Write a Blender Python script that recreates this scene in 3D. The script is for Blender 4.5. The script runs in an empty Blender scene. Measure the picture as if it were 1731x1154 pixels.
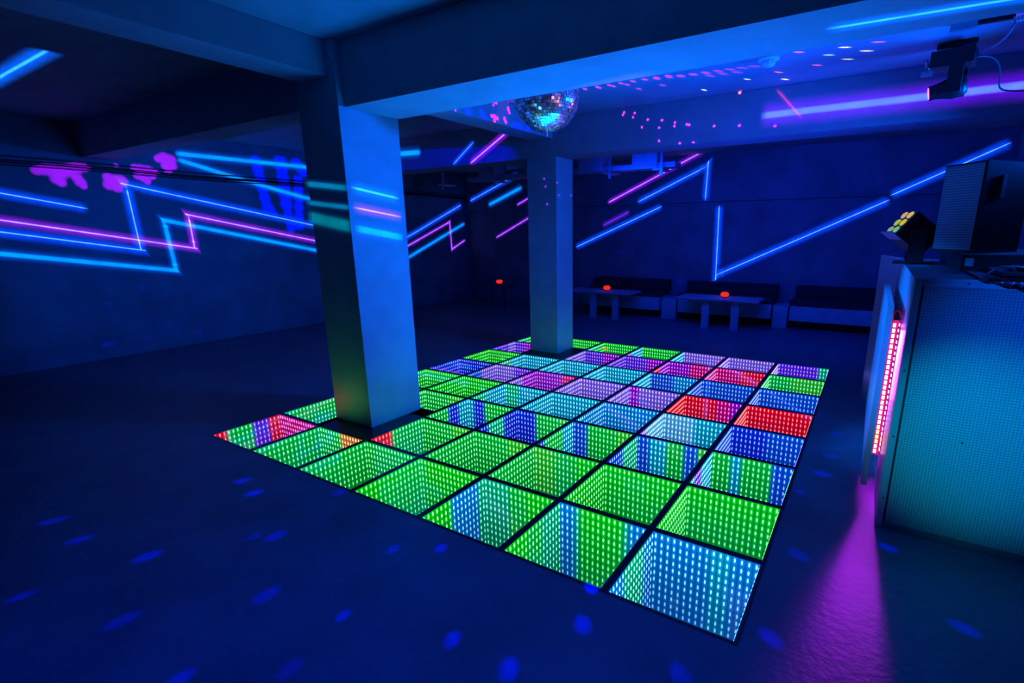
import bpy, bmesh, math, random
from mathutils import Vector, Matrix
random.seed(7)
C = bpy.context.scene.collection
S = bpy.context.scene
T = 0.55            # one dance floor cell in metres; everything below is written in cells and scaled by T
PI = math.pi
CAM_R=[[0.852802, 0.522192, -0.00662], [-0.123178, 0.21345, 0.969157], [0.507499, -0.825684, 0.246354]]
CAM_C=[7.4527, -2.9633, 2.6707]
FPX=852.448
CX=945.817
CY=607.033

# ------------------------------------------------------------------ camera, world, lights, exposure
cam_d = bpy.data.cameras.new('camera'); cam = bpy.data.objects.new('camera', cam_d); C.objects.link(cam)
m = Matrix(((CAM_R[0][0], CAM_R[1][0], CAM_R[2][0], CAM_C[0]*T), (CAM_R[0][1], CAM_R[1][1], CAM_R[2][1], CAM_C[1]*T),
            (CAM_R[0][2], CAM_R[1][2], CAM_R[2][2], CAM_C[2]*T), (0, 0, 0, 1)))
cam.matrix_world = m
cam_d.sensor_width = 36; cam_d.lens = FPX/1731*36
cam_d.shift_x = -(CX-865.5)/1731; cam_d.shift_y = (CY-577)/1731
cam_d.clip_start = 0.01; cam_d.clip_end = 100
S.camera = cam
S.view_settings.view_transform = 'Standard'; S.view_settings.look = 'None'
S.view_settings.gamma = 1; S.view_settings.use_curve_mapping = False
S.view_settings.exposure = 0.0
cy = S.cycles
cy.max_bounces = 30; cy.glossy_bounces = 28; cy.diffuse_bounces = 3; cy.transmission_bounces = 8; cy.transparent_max_bounces = 24
cy.use_denoising = True; cy.sample_clamp_indirect = 4; cy.caustics_reflective = False; cy.caustics_refractive = False
w = bpy.data.worlds.new('world'); S.world = w; w.use_nodes = True
w.node_tree.nodes['Background'].inputs[0].default_value = (0.0, 0.004, 0.03, 1); w.node_tree.nodes['Background'].inputs[1].default_value = 1

def aim(o, d):
    o.rotation_euler = Vector(d).to_track_quat('-Z', 'Y').to_euler()
def area(name, loc, d, sx, sy, power, col, spread=PI):
    l = bpy.data.lights.new(name, 'AREA'); l.shape = 'RECTANGLE'; l.size = sx*T; l.size_y = sy*T
    l.energy = power; l.color = col; l.spread = spread
    o = bpy.data.objects.new(name, l); o.location = Vector(loc)*T; aim(o, d); C.objects.link(o); return o
def spot(name, loc, target, deg, power, col, blend=.5, rad=.03):
    l = bpy.data.lights.new(name, 'SPOT'); l.energy = power; l.color = col; l.spot_size = math.radians(deg)
    l.spot_blend = blend; l.shadow_soft_size = rad
    o = bpy.data.objects.new(name, l); o.location = Vector(loc)*T; aim(o, Vector(target)-Vector(loc)); C.objects.link(o); return o
def point(name, loc, power, col, rad=.05):
    l = bpy.data.lights.new(name, 'POINT'); l.energy = power; l.color = col; l.shadow_soft_size = rad
    o = bpy.data.objects.new(name, l); o.location = Vector(loc)*T; C.objects.link(o); return o

BLUE = (0.0, 0.10, 1.0); SKY = (0.0, 0.22, 1.0); DEEP = (0.0, 0.03, 1.0)
area('blue_flood_right', (9.6, 5.45, 3.75), (-1, -.36, -.12), 1.0, .5, 74, BLUE, math.radians(100))
area('blue_fill_floor', (4.4, 2.7, .25), (0, -.12, 1), 5, 1.6, 37, SKY, math.radians(95))  # added up-light above the tiles to brighten beam undersides; no fixture
area('deep_blue_fill_floor', (5.2, 4.4, .25), (.1, 0, 1), 3, 2, 35, DEEP, math.radians(95))  # added up-light for the ceiling between the beams; no fixture
spot('blue_fill_far_pillar', (3.6, 2.7, 3.9), (1.3, 6.4, 2.0), 30, 38, BLUE, 1)  # spot without a fixture, added to brighten the far pillar
area('blue_fill_back', (4.5, 8.2, 3.9), (.05, 1, -.3), 6, .5, 52, DEEP)  # unseen fill added to light the back wall
area('blue_fill_left', (-1.5, 2.6, 3.5), (-1, .1, .12), .5, 3, 8, BLUE, math.radians(100))  # unseen fill added to light the upper left wall
spot('blue_fill_ceiling', (4.1, .2, .15), (2.3, .0, 4.9), 44, 40, BLUE, 1)  # added lamp hovering over the tiles to light the near ceiling
area('blue_fill_front', (5.4, -2.0, 4.7), (.05, -.1, -1), 5, 3, 14, DEEP, math.radians(95))  # unseen fill added overhead for the near floor
spot('blue_fill_booth', (3.4, .2, 3.9), (7.7, 3.6, 1.3), 26, 1500, (0, .16, 1), .8)  # fixtureless spot added to brighten the booth front
spot('blue_fill_panel', (8.6, -3.4, 3.2), (8.9, 2.1, 1.5), 27, 240, BLUE, 1)  # unseen spot added to brighten the perforated booth side
spot('teal_booth_fill', (7.2, -4.2, 2.6), (8.35, 2.1, .95), 17, 400, (0, .5, .8), 1)  # added teal spot without fixture for the bright band on the panel
spot('tile_glow_green', (1.5, .6, .1), (1.2, 1.31, .7), 100, 1.3, (0, 1, .12), 1)  # tile_glow spots are added to stand in for tile light on the pillars
spot('tile_glow_green_side', (2.9, 1.5, .1), (1.72, 1.8, .45), 70, 2.2, (0, 1, .3), 1)
spot('tile_glow_red', (.55, .9, .1), (.93, 1.31, .3), 60, .5, (1, .05, .05), 1)
spot('tile_glow_cyan', (2.2, 5.4, .1), (1.3, 6.38, .5), 80, 2.2, (0, .6, .6), 1)
spot('tile_glow_far', (2.6, 7.2, .1), (1.66, 6.8, .55), 80, 1.4, (0, 1, .35), 1)
area('pink_strip_glow', (7.735, 3.02, 1.05), (-.06, -1, -.3), .05, 1.4, 17, (.5, .01, 1), math.radians(150))  # area light added to strengthen the strip's pink pool on the floor

# ------------------------------------------------------------------ helpers
MATS = {}
def rgb(r, g, b): return (r, g, b, 1)
def mat(name, col, rough=.6, metal=0, noise=0, nscale=8, bump=0, bscale=40, spec=.4):
    if name in MATS: return MATS[name]
    m = bpy.data.materials.new(name); m.use_nodes = True; nt = m.node_tree; b = nt.nodes['Principled BSDF']
    b.inputs['Base Color'].default_value = (*col, 1); b.inputs['Roughness'].default_value = rough
    b.inputs['Metallic'].default_value = metal; b.inputs['Specular IOR Level'].default_value = spec
    tc = nt.nodes.new('ShaderNodeTexCoord')
    n = nt.nodes.new('ShaderNodeTexNoise'); n.inputs['Scale'].default_value = nscale; n.inputs['Detail'].default_value = 6
    nt.links.new(tc.outputs['Object'], n.inputs['Vector'])
    mr = nt.nodes.new('ShaderNodeMapRange'); mr.inputs[1].default_value = .25; mr.inputs[2].default_value = .75
    mr.inputs[3].default_value = 1-noise; mr.inputs[4].default_value = 1+noise
    nt.links.new(n.outputs['Fac'], mr.inputs[0])
    v = nt.nodes.new('ShaderNodeVectorMath'); v.operation = 'SCALE'; v.inputs[0].default_value = col
    nt.links.new(mr.outputs[0], v.inputs['Scale']); nt.links.new(v.outputs[0], b.inputs['Base Color'])
    if bump:
        n2 = nt.nodes.new('ShaderNodeTexNoise'); n2.inputs['Scale'].default_value = bscale; n2.inputs['Detail'].default_value = 5
        nt.links.new(tc.outputs['Object'], n2.inputs['Vector'])
        bp = nt.nodes.new('ShaderNodeBump'); bp.inputs['Strength'].default_value = bump; bp.inputs['Distance'].default_value = .01
        nt.links.new(n2.outputs['Fac'], bp.inputs['Height']); nt.links.new(bp.outputs[0], b.inputs['Normal'])
    MATS[name] = m; return m
def emis(name, col, strength):
    if name in MATS: return MATS[name]
    m = bpy.data.materials.new(name); m.use_nodes = True; nt = m.node_tree; nt.nodes.clear()
    o = nt.nodes.new('ShaderNodeOutputMaterial'); e = nt.nodes.new('ShaderNodeEmission')
    e.inputs[0].default_value = (*col, 1); e.inputs[1].default_value = strength
    nt.links.new(e.outputs[0], o.inputs[0]); MATS[name] = m; return m

class MB:
    def __init__(s): s.bm = bmesh.new()
    def box(s, a, b, M=None, bev=0, mi=0):
        x0, y0, z0 = a; x1, y1, z1 = b
        vs = [s.bm.verts.new(Vector(p)) for p in ((x0,y0,z0),(x1,y0,z0),(x1,y1,z0),(x0,y1,z0),(x0,y0,z1),(x1,y0,z1),(x1,y1,z1),(x0,y1,z1))]
        fs = [s.bm.faces.new([vs[i] for i in f]) for f in ((0,3,2,1),(4,5,6,7),(0,1,5,4),(1,2,6,5),(2,3,7,6),(3,0,4,7))]
        for f in fs: f.material_index = mi
        if bev:
            es = list({e for f in fs for e in f.edges})
            r = bmesh.ops.bevel(s.bm, geom=es, offset=bev, segments=2, affect='EDGES', profile=.7)
            vs = list({v for v in vs if v.is_valid} | {v for f in r['faces'] for v in f.verts})
        if M is not None:
            for v in vs: v.co = M @ v.co
        return s
    def prism(s, poly, z0, z1, M=None):
        a = [s.bm.verts.new((x, y, z0)) for x, y in poly]; b = [s.bm.verts.new((x, y, z1)) for x, y in poly]
        n = len(poly)
        s.bm.faces.new(a[::-1]); s.bm.faces.new(b)
        for i in range(n): s.bm.faces.new((a[i], a[(i+1) % n], b[(i+1) % n], b[i]))
        if M is not None:
            for v in a+b: v.co = M @ v.co
        return s
    def cyl(s, p, q, r, r2=None, n=20, cap=True):
        p = Vector(p); q = Vector(q); r2 = r if r2 is None else r2
        d = (q-p).normalized(); u = d.orthogonal().normalized(); v = d.cross(u)
        a = [s.bm.verts.new(p+(u*math.cos(t)+v*math.sin(t))*r) for t in [2*PI*i/n for i in range(n)]]
        b = [s.bm.verts.new(q+(u*math.cos(t)+v*math.sin(t))*r2) for t in [2*PI*i/n for i in range(n)]]
        for i in range(n): s.bm.faces.new((a[i], a[(i+1) % n], b[(i+1) % n], b[i])).smooth = True
        if cap: s.bm.faces.new(a[::-1]); s.bm.faces.new(b)
        return s
    def lathe(s, prof, n=24, c=(0, 0, 0), M=None):
        rings = []
        for r, z in prof:
            if r < 1e-6: rings.append([s.bm.verts.new((c[0], c[1], c[2]+z))])
            else: rings.append([s.bm.verts.new((c[0]+r*math.cos(2*PI*i/n), c[1]+r*math.sin(2*PI*i/n), c[2]+z)) for i in range(n)])
        for A, B in zip(rings, rings[1:]):
            for i in range(n):
                j = (i+1) % n
                if len(A) == 1 and len(B) == 1: continue
                if len(A) == 1: f = s.bm.faces.new((A[0], B[j], B[i]))
                elif len(B) == 1: f = s.bm.faces.new((A[i], A[j], B[0]))
                else: f = s.bm.faces.new((A[i], A[j], B[j], B[i]))
                f.smooth = True
        if M is not None:
            for R in rings:
                for v in R: v.co = M @ v.co
        return s
    def tube(s, pts, r, n=8):
        pts = [Vector(p) for p in pts]; rings = []; u = None
        for i, p in enumerate(pts):
            d = (pts[min(i+1, len(pts)-1)]-pts[max(i-1, 0)]).normalized()
            u = d.orthogonal().normalized() if u is None else (u-d*u.dot(d)).normalized()
            v = d.cross(u)
            rings.append([s.bm.verts.new(p+(u*math.cos(2*PI*k/n)+v*math.sin(2*PI*k/n))*r) for k in range(n)])
        for A, B in zip(rings, rings[1:]):
            for k in range(n): s.bm.faces.new((A[k], A[(k+1) % n], B[(k+1) % n], B[k])).smooth = True
        s.bm.faces.new(rings[0][::-1]); s.bm.faces.new(rings[-1]); return s
    def ball(s, c, r, sc=(1, 1, 1), seg=8, ring=6):
        M = Matrix.Translation(c) @ Matrix.Diagonal((r*sc[0], r*sc[1], r*sc[2], 1))
        g = bmesh.ops.create_uvsphere(s.bm, u_segments=seg, v_segments=ring, radius=1, matrix=M)
        for v in g['verts']:
            for f in v.link_faces: f.smooth = True
        return s
    def build(s, name, mats, parent=None, origin=(0, 0, 0)):
        o0 = Vector(origin)
        for v in s.bm.verts: v.co = (v.co-o0)*T
        bmesh.ops.recalc_face_normals(s.bm, faces=s.bm.faces)
        me = bpy.data.meshes.new(name); s.bm.to_mesh(me); s.bm.free()
        for mm in (mats if isinstance(mats, (list, tuple)) else [mats]): me.materials.append(mm)
        o = bpy.data.objects.new(name, me); C.objects.link(o); o.location = o0*T
        if parent is not None:
            o.parent = parent
            o.location = o0*T-world_loc(parent)
        return o
def world_loc(o):
    p = Vector(o.location)
    while o.parent: o = o.parent; p += Vector(o.location)
    return p
def empty(name, loc, label, cat, group=None):
    o = bpy.data.objects.new(name, None); o.empty_display_size = .1; C.objects.link(o); o.location = Vector(loc)*T
    return tag(o, label, cat, group)
def tag(o, label=None, cat=None, group=None, kind=None):
    if label: o['label'] = label
    if cat: o['category'] = cat
    if group: o['group'] = group
    if kind: o['kind'] = kind
    return o

M_concrete = mat('painted_concrete', (.30, .32, .36), .62, noise=.18, nscale=3.5, bump=.25, bscale=22)
M_beam = mat('painted_beam', (.34, .36, .42), .6, noise=.12, nscale=5, bump=.25, bscale=14)
M_pillar = mat('painted_pillar', (.36, .42, .48), .42, noise=.12, nscale=6, bump=.5, bscale=55, spec=.6)
M_wall = mat('dark_wall_paint', (.17, .19, .24), .7, noise=.3, nscale=2.2, bump=.2, bscale=18)
M_floor = mat('dark_floor', (.15, .16, .20), .42, noise=.25, nscale=2.5, bump=.4, bscale=30, spec=.35)
M_black = mat('black_plastic', (.012, .012, .014), .45)
M_frame = mat('black_frame', (.015, .015, .018), .35, noise=.2)
M_dark = mat('dark_cushion', (.02, .02, .03), .8)
M_dark0 = mat('dark_gap', (.02, .02, .03), .9)
M_benchface = mat('bench_face', (.42, .45, .52), .6, noise=.15)
M_steel = mat('brushed_steel', (.45, .47, .5), .35, metal=.8, noise=.1, nscale=30)
M_chrome = mat('chrome', (.8, .8, .82), .12, metal=1)
M_white = mat('white_plastic', (.75, .78, .8), .4)
M_cable = mat('grey_cable', (.25, .25, .28), .5)
M_duct = mat('duct_metal', (.32, .34, .38), .38, metal=.5, noise=.15)

# ------------------------------------------------------------------ the room
X0, X1, Y0, Y1, H = -6.75, 9.95, -5.2, 13.0, 4.88
def struct(name, mb, m, label=None, cat=None, parent=None):
    o = mb.build(name, m, parent); tag(o, label, cat, kind='structure'); return o
fl = MB()
for a, b in (((X0-.3, Y0-.3), (0, Y1+1.2)), ((7, Y0-.3), (X1+.3, Y1+1.2)), ((0, Y0-.3), (7, 0)), ((0, 8), (7, Y1+1.2))):
    fl.box((a[0], a[1], -.14), (b[0], b[1], 0))
fl.box((0, 0, -.3), (7, 8, -.14))
floor = struct('floor', fl, M_floor)
ceil = struct('ceiling', MB().box((X0-.3, Y0-.3, H), (X1+.3, Y1+.8, H+.3)), M_concrete)
wl = struct('wall_left', MB().box((X0-.3, Y0-.3, 0), (X0, Y1+.8, H)), M_wall)
wr = struct('wall_right', MB().box((X1, Y0-.3, 0), (X1+.3, Y1+.8, H)), M_wall)
wf = struct('wall_front', MB().box((X0, Y0-.3, 0), (X1, Y0, H)), M_wall)
wb = MB().box((X0, Y1, 3.5), (X1, Y1+.5, H))
wb = struct('wall_back', wb, M_wall)
wbl = struct('wall_back_lower', MB().box((X0, Y1+.15, 0), (X1, Y1+.5, 3.5)), M_wall)
b1 = struct('ceiling_beam', MB().box((1.72, 1.40, 4.15), (X1, 2.23, H), bev=.012), M_beam, 'deep blue-lit concrete beam running right from the near pillar', 'beam')
struct('ceiling_beam', MB().box((X0, 1.36, 4.2), (.93, 1.87, H), bev=.012), M_beam, 'shadowed concrete beam running from the near pillar to the left wall', 'beam')
struct('ceiling_beam', MB().box((1.05, Y0, 4.49), (1.58, 1.31, H), bev=.012), M_beam, 'shallow beam coming towards the viewer from the near pillar', 'beam')
struct('ceiling_beam', MB().box((1.05, 2.23, 4.49), (1.58, 6.38, H), bev=.012), M_beam, 'shallow beam joining the near pillar to the far pillar', 'beam')
for yy, xa, xb in ((-.42, 1.6, 7.0), (3.9, 1.6, 9.9), (-2.0, 1.6, 9.9)):
    tag(MB().box((xa, yy-.012, H-.004), (xb, yy+.012, H+.002)).build('ceiling_seam', M_dark0, ceil), 'dark seam between ceiling boards')
b2 = struct('ceiling_beam', MB().box((X0, 6.38, 4.15), (X1, 7.06, H), bev=.012), M_beam, 'long far beam resting on the far pillar, crossed by painted lines', 'beam')
p1 = struct('concrete_pillar', MB().box((.93, 1.31, 0), (1.72, 2.23, H), bev=.014), M_pillar, 'large near pillar standing in the light-up dance floor', 'pillar')
p2 = struct('concrete_pillar', MB().box((.93, 6.38, 0), (1.66, 7.06, 4.15), bev=.014), M_pillar, 'far pillar standing at the back of the light-up dance floor', 'pillar')

# ------------------------------------------------------------------ painted fluorescent lines, plus a laser streak and mirrored lines drawn as strips
STY = {  # core colour, core width, core strength, halo colour, halo width, halo strength
 'blue': ((.16, .5, 1), .045, 1.0, (0, .06, 1), .42, .75),
 'cyanblue': ((.04, .5, 1), .10, .8, (0, .12, 1), .5, .8),
 'cyan': ((0, .34, 1), .28, .75, (0, .10, .9), .6, .4),
 'magenta': ((.42, .38, 1), .07, 1.0, (.22, .0, .72), .42, .8),
 'dimmagenta': ((.14, .04, .8), .15, .5, (.10, .01, .7), .6, .4),
 'widemagenta': ((.04, .24, 1), .18, .8, (.13, .0, .85), .55, .62),
 'dimcyan': ((0, .35, .6), .4, .3, (0, .1, .4), .7, .2),
 'dimteal': ((0, .35, .38), .5, .28, (0, .12, .3), .8, .2),
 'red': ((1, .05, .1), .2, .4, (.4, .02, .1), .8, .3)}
def line_mat(st):
    if 'line_'+st in MATS: return MATS['line_'+st]
    cc, cw, cs, hc, hw, hs = STY[st]
    m = bpy.data.materials.new('paint_and_light_'+st); m.use_nodes = True; nt = m.node_tree; nt.nodes.clear(); N = nt.nodes.new; L = nt.links.new
    out = N('ShaderNodeOutputMaterial'); uv = N('ShaderNodeUVMap'); sp = N('ShaderNodeSeparateXYZ'); L(uv.outputs[0], sp.inputs[0])
    ab = N('ShaderNodeMath'); ab.operation = 'ABSOLUTE'; L(sp.outputs[1], ab.inputs[0])
    def prof(a, b):
        r = N('ShaderNodeMapRange'); r.interpolation_type = 'SMOOTHSTEP'; r.inputs[1].default_value = a; r.inputs[2].default_value = b
        r.inputs[3].default_value = 1; r.inputs[4].default_value = 0; L(ab.outputs[0], r.inputs[0]); return r
    c = prof(cw*.45, cw*1.3); h = prof(hw*.05, min(1, hw*1.55))
    # ends fade out over a short length: u holds the distance to the nearest free end
    e = N('ShaderNodeMapRange'); e.inputs[1].default_value = 0; e.inputs[2].default_value = .12; L(sp.outputs[0], e.inputs[0])
    no = N('ShaderNodeTexNoise'); no.inputs['Scale'].default_value = 9; tc = N('ShaderNodeTexCoord'); L(tc.outputs['Object'], no.inputs['Vector'])
    nr = N('ShaderNodeMapRange'); nr.inputs[1].default_value = .3; nr.inputs[2].default_value = .7; nr.inputs[3].default_value = .8; nr.inputs[4].default_value = 1.1; L(no.outputs['Fac'], nr.inputs[0])
    ec, eh = N('ShaderNodeEmission'), N('ShaderNodeEmission'); ec.inputs[0].default_value = (*cc, 1); eh.inputs[0].default_value = (*hc, 1)
    def mul(a, k):
        q = N('ShaderNodeMath'); q.operation = 'MULTIPLY'; L(a, q.inputs[0])
        if isinstance(k, float): q.inputs[1].default_value = k
        else: L(k, q.inputs[1])
        return q.outputs[0]
    en = mul(e.outputs[0], nr.outputs[0])
    L(mul(mul(c.outputs[0], float(cs)), en), ec.inputs[1]); L(mul(mul(h.outputs[0], float(hs)), en), eh.inputs[1])
    t = N('ShaderNodeBsdfTransparent'); a1 = N('ShaderNodeAddShader'); a2 = N('ShaderNodeAddShader')
    L(t.outputs[0], a1.inputs[0]); L(ec.outputs[0], a1.inputs[1]); L(a1.outputs[0], a2.inputs[0]); L(eh.outputs[0], a2.inputs[1]); L(a2.outputs[0], out.inputs[0])
    m.cycles.emission_sampling = 'NONE'
    MATS['line_'+st] = m; return m
LINES=[
 ('wall_left', 'x', 'blue', 0.34, [[-6.74, -0.387, 3.513], [-6.74, 0.044, 3.435], [-6.74, 1.291, 3.186]]),
 ('wall_left', 'x', 'magenta', 0.3, [[-6.74, -0.481, 3.037], [-6.74, -0.051, 2.944], [-6.74, 3.138, 2.323], [-6.74, 3.127, 3.108], [-6.74, 6.142, 2.482], [-6.74, 7.686, 2.171]]),
 ('wall_left', 'x', 'blue', 0.36, [[-6.74, -0.525, 2.819], [-6.74, -0.094, 2.726], [-6.74, 2.05, 2.316], [-6.74, 2.016, 3.723], [-6.74, 6.171, 2.917], [-6.74, 7.741, 2.611]]),
 ('wall_left', 'x', 'cyan', 0.24, [[-6.74, -0.608, 2.401], [-6.74, -0.172, 2.322], [-6.74, 2.66, 1.818], [-6.74, 2.604, 2.976], [-6.74, 6.165, 2.201], [-6.74, 7.65, 1.875]]),
 ('wall_left', 'x', 'cyan', 0.26, [[-6.74, 3.068, 4.483], [-6.74, 6.201, 4.491], [-6.74, 7.975, 4.496]]),
 ('wall_left', 'x', 'cyan', 0.26, [[-6.74, 3.087, 4.356], [-6.74, 4.606, 3.988], [-6.74, 6.147, 3.657], [-6.74, 7.84, 3.408]]),
 ('wall_left', 'x', 'cyan', 0.24, [[-6.74, 9.771, 1.755], [-6.74, 12.946, 3.003]]),  # mirrored lines between the pillars, drawn as strips on the wall
 ('wall_left', 'x', 'magenta', 0.22, [[-6.74, 9.758, 2.146], [-6.74, 12.07, 3.04], [-6.74, 12.113, 2.008], [-6.74, 12.931, 2.356]]),
 ('wall_left', 'x', 'blue', 0.36, [[-6.74, 9.763, 2.451], [-6.74, 10.367, 2.691], [-6.74, 12.793, 3.703]]),
 ('wall_back', 'y', 'blue', 0.36, [[-6.478, 12.995, 3.837], [-4.083, 12.995, 4.71]]),
 ('wall_back', 'y', 'cyan', 0.3, [[-5.558, 12.995, 3.652], [-3.91, 12.995, 4.248]]),
 ('wall_back', 'y', 'magenta', 0.22, [[-4.201, 12.995, 3.611], [-3.523, 12.995, 3.901]]),
 ('wall_back', 'y', 'magenta', 0.28, [[-0.419, 12.995, 3.572], [2.739, 12.995, 4.951]]),
 ('wall_back', 'y', 'blue', 0.36, [[0.649, 12.995, 3.556], [2.89, 12.995, 4.527], [2.867, 12.995, 3.517]]),
 ('wall_back', 'y', 'blue', 0.4, [[7.595, 12.995, 3.485], [9.812, 12.995, 4.57]]),
 ('wall_back_lower', 'y', 'magenta', 0.22, [[-5.359, 13.145, 2.424], [-3.616, 13.145, 3.219]]),
 ('wall_back_lower', 'y', 'dimmagenta', 0.22, [[-0.683, 13.145, 2.826], [0.341, 13.145, 3.29]]),
 ('wall_back_lower', 'y', 'blue', 0.36, [[-1.738, 13.145, 2.098], [1.465, 13.145, 3.426]]),
 ('wall_back_lower', 'y', 'blue', 0.4, [[3.261, 13.145, 3.407], [3.3, 13.145, 1.302], [7.621, 13.145, 3.405]]),
 ('beam_two', 'y', 'widemagenta', 0.42, [[5.582, 6.376, 4.465], [8.839, 6.376, 4.469], [9.229, 6.376, 4.47]]),
 ('beam_two', 'y', 'blue', 0.2, [[-1.169, 6.376, 4.17], [-0.477, 6.376, 4.632]]),
 ('beam_two', 'y', 'magenta', 0.26, [[-0.647, 6.376, 4.16], [0.515, 6.376, 4.765]]),
 ('beam_two', 'y', 'cyan', 0.3, [[-3.232, 6.376, 4.562], [-2.152, 6.376, 4.531]]),
 ('beam_one', 'z', 'cyanblue', 0.3, [[6.915, 1.806, 4.146], [7.947, 1.892, 4.146], [8.29, 1.936, 4.146]]),
 ('ceiling', 'z', 'dimmagenta', 0.22, [[8.285, 4.782, 4.876], [8.667, 5.026, 4.876]]),
 ('ceiling', 'z', 'cyanblue', 0.4, [[-4.622, -0.292, 4.876], [-3.617, -0.304, 4.876], [-1.578, -0.308, 4.876]]),
 ('beam_two', 'y', 'red', 0.07, [[5.791, 6.376, 4.839], [6.227, 6.376, 4.35]]),  # laser streak on the beam face, drawn as a glowing strip
 ('pillar_x', 'x', 'cyanblue', 0.22, [[1.724, 1.36, 3.224], [1.724, 2.146, 3.119]]),
 ('pillar_x', 'x', 'magenta', 0.2, [[1.724, 1.364, 2.982], [1.724, 2.162, 2.873]]),
 ('pillar_x', 'x', 'cyan', 0.24, [[1.724, 1.359, 2.727], [1.724, 2.164, 2.59]]),
 ('pillar_y', 'y', 'dimcyan', 0.13, [[0.853, 1.306, 3.307], [1.77, 1.306, 3.204]]),
 ('pillar_y', 'y', 'dimcyan', 0.11, [[0.827, 1.306, 3.067], [1.777, 1.306, 2.971]]),
 ('pillar_y', 'y', 'dimteal', 0.22, [[0.827, 1.306, 2.883], [1.772, 1.306, 2.734]]),
]
DOTS={"floor": [[4.541, -0.225, -0.0], [5.337, -0.928, 0.0], [6.027, -0.358, 0.0], [4.509, -1.173, 0.0], [4.199, -0.45, 0.0], [3.817, -1.34, 0.0], [3.195, -2.018, 0.0], [4.621, -1.638, 0.0], [7.173, 0.191, 0.0], [8.296, 0.965, 0.0], [2.927, -0.063, 0.0], [1.651, -1.813, 0.0], [2.965, -0.974, 0.0], [3.119, -0.861, 0.0], [1.755, -0.456, 0.0], [2.152, -0.539, 0.0], [5.901, 0.012, 0.0], [7.858, 1.773, 0.0], [7.217, 1.264, 0.0], [7.087, 2.445, 0.0], [7.252, 3.01, 0.0], [7.302, 3.579, 0.0], [7.317, 4.383, 0.0], [2.225, -2.32, 0.0], [4.109, -2.049, 0.0], [-7.608, -0.278, 0.0], [-7.639, 0.899, 0.0], [5.807, -0.922, 0.0], [2.471, -1.601, 0.0], [1.023, -1.832, 0.0], [6.745, -0.407, 0.0]], "beam": [[3.156, 6.38, 4.797], [3.133, 6.38, 4.76], [3.37, 6.38, 4.763], [3.337, 6.38, 4.696], [3.629, 6.38, 4.624], [3.901, 6.38, 4.585], [3.518, 6.38, 4.506], [3.851, 6.38, 4.463], [4.145, 6.38, 4.52], [4.138, 6.38, 4.463], [4.362, 6.38, 4.468], [4.405, 6.38, 4.454], [3.861, 6.38, 4.244], [4.25, 6.38, 4.169], [4.496, 6.38, 4.158], [4.841, 6.38, 4.391], [5.264, 6.38, 4.356], [5.823, 6.38, 4.289]], "wallL": [[0.486, 13.15, 2.004], [0.117, 13.15, 1.939], [0.933, 13.15, 1.408], [1.259, 13.15, 1.126], [2.174, 13.15, 1.068], [7.462, 13.15, 1.54], [1.165, 13.15, 0.328], [-6.75, 1.926, 1.493], [-6.75, 1.276, 1.166], [-6.75, 2.347, 1.243], [-6.75, 2.288, 0.542], [-6.75, 1.894, 0.324], [-6.75, 1.176, 0.32], [-6.75, 2.445, 0.371], [-6.75, 2.918, 0.26]], "pil": [[1.365, 6.38, 3.732], [1.392, 6.38, 3.578], [1.684, 6.38, 3.645], [1.66, 6.487, 3.396], [1.66, 6.979, 3.421], [1.431, 6.38, 3.221]], "ceil": [[4.33, 4.962, 4.88], [4.512, 4.986, 4.88], [4.691, 5.009, 4.88], [4.866, 5.032, 4.88], [5.038, 5.054, 4.88], [5.207, 5.076, 4.88], [5.373, 5.098, 4.88], [5.535, 5.119, 4.88], [5.695, 5.14, 4.88], [3.375, 4.878, 4.88], [3.579, 4.885, 4.88], [3.779, 4.891, 4.88], [3.974, 4.897, 4.88], [4.164, 4.903, 4.88], [4.35, 4.909, 4.88], [4.532, 4.915, 4.88], [2.915, 4.828, 4.88], [3.149, 4.875, 4.88], [3.379, 4.922, 4.88], [3.604, 4.967, 4.88], [3.825, 5.011, 4.88], [4.669, 5.039, 4.88], [4.854, 5.065, 4.88], [5.035, 5.091, 4.88], [5.212, 5.117, 4.88], [5.048, 5.249, 4.88], [5.237, 5.267, 4.88], [5.422, 5.286, 4.88], [3.887, 5.334, 4.88], [4.281, 5.346, 4.88]], "rgb": [[6.297, 4.842, 4.88], [6.618, 5.181, 4.88], [6.812, 4.967, 4.88], [6.82, 5.507, 4.88], [7.04, 4.711, 4.88], [7.172, 4.979, 4.88], [7.043, 5.268, 4.88], [6.444, 5.561, 4.88], [5.938, 5.619, 4.88], [5.963, 6.056, 4.88], [5.257, 6.437, 4.88], [5.963, 6.056, 4.88], [5.476, 5.74, 4.88], [4.752, 5.98, 4.88]]}
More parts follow.
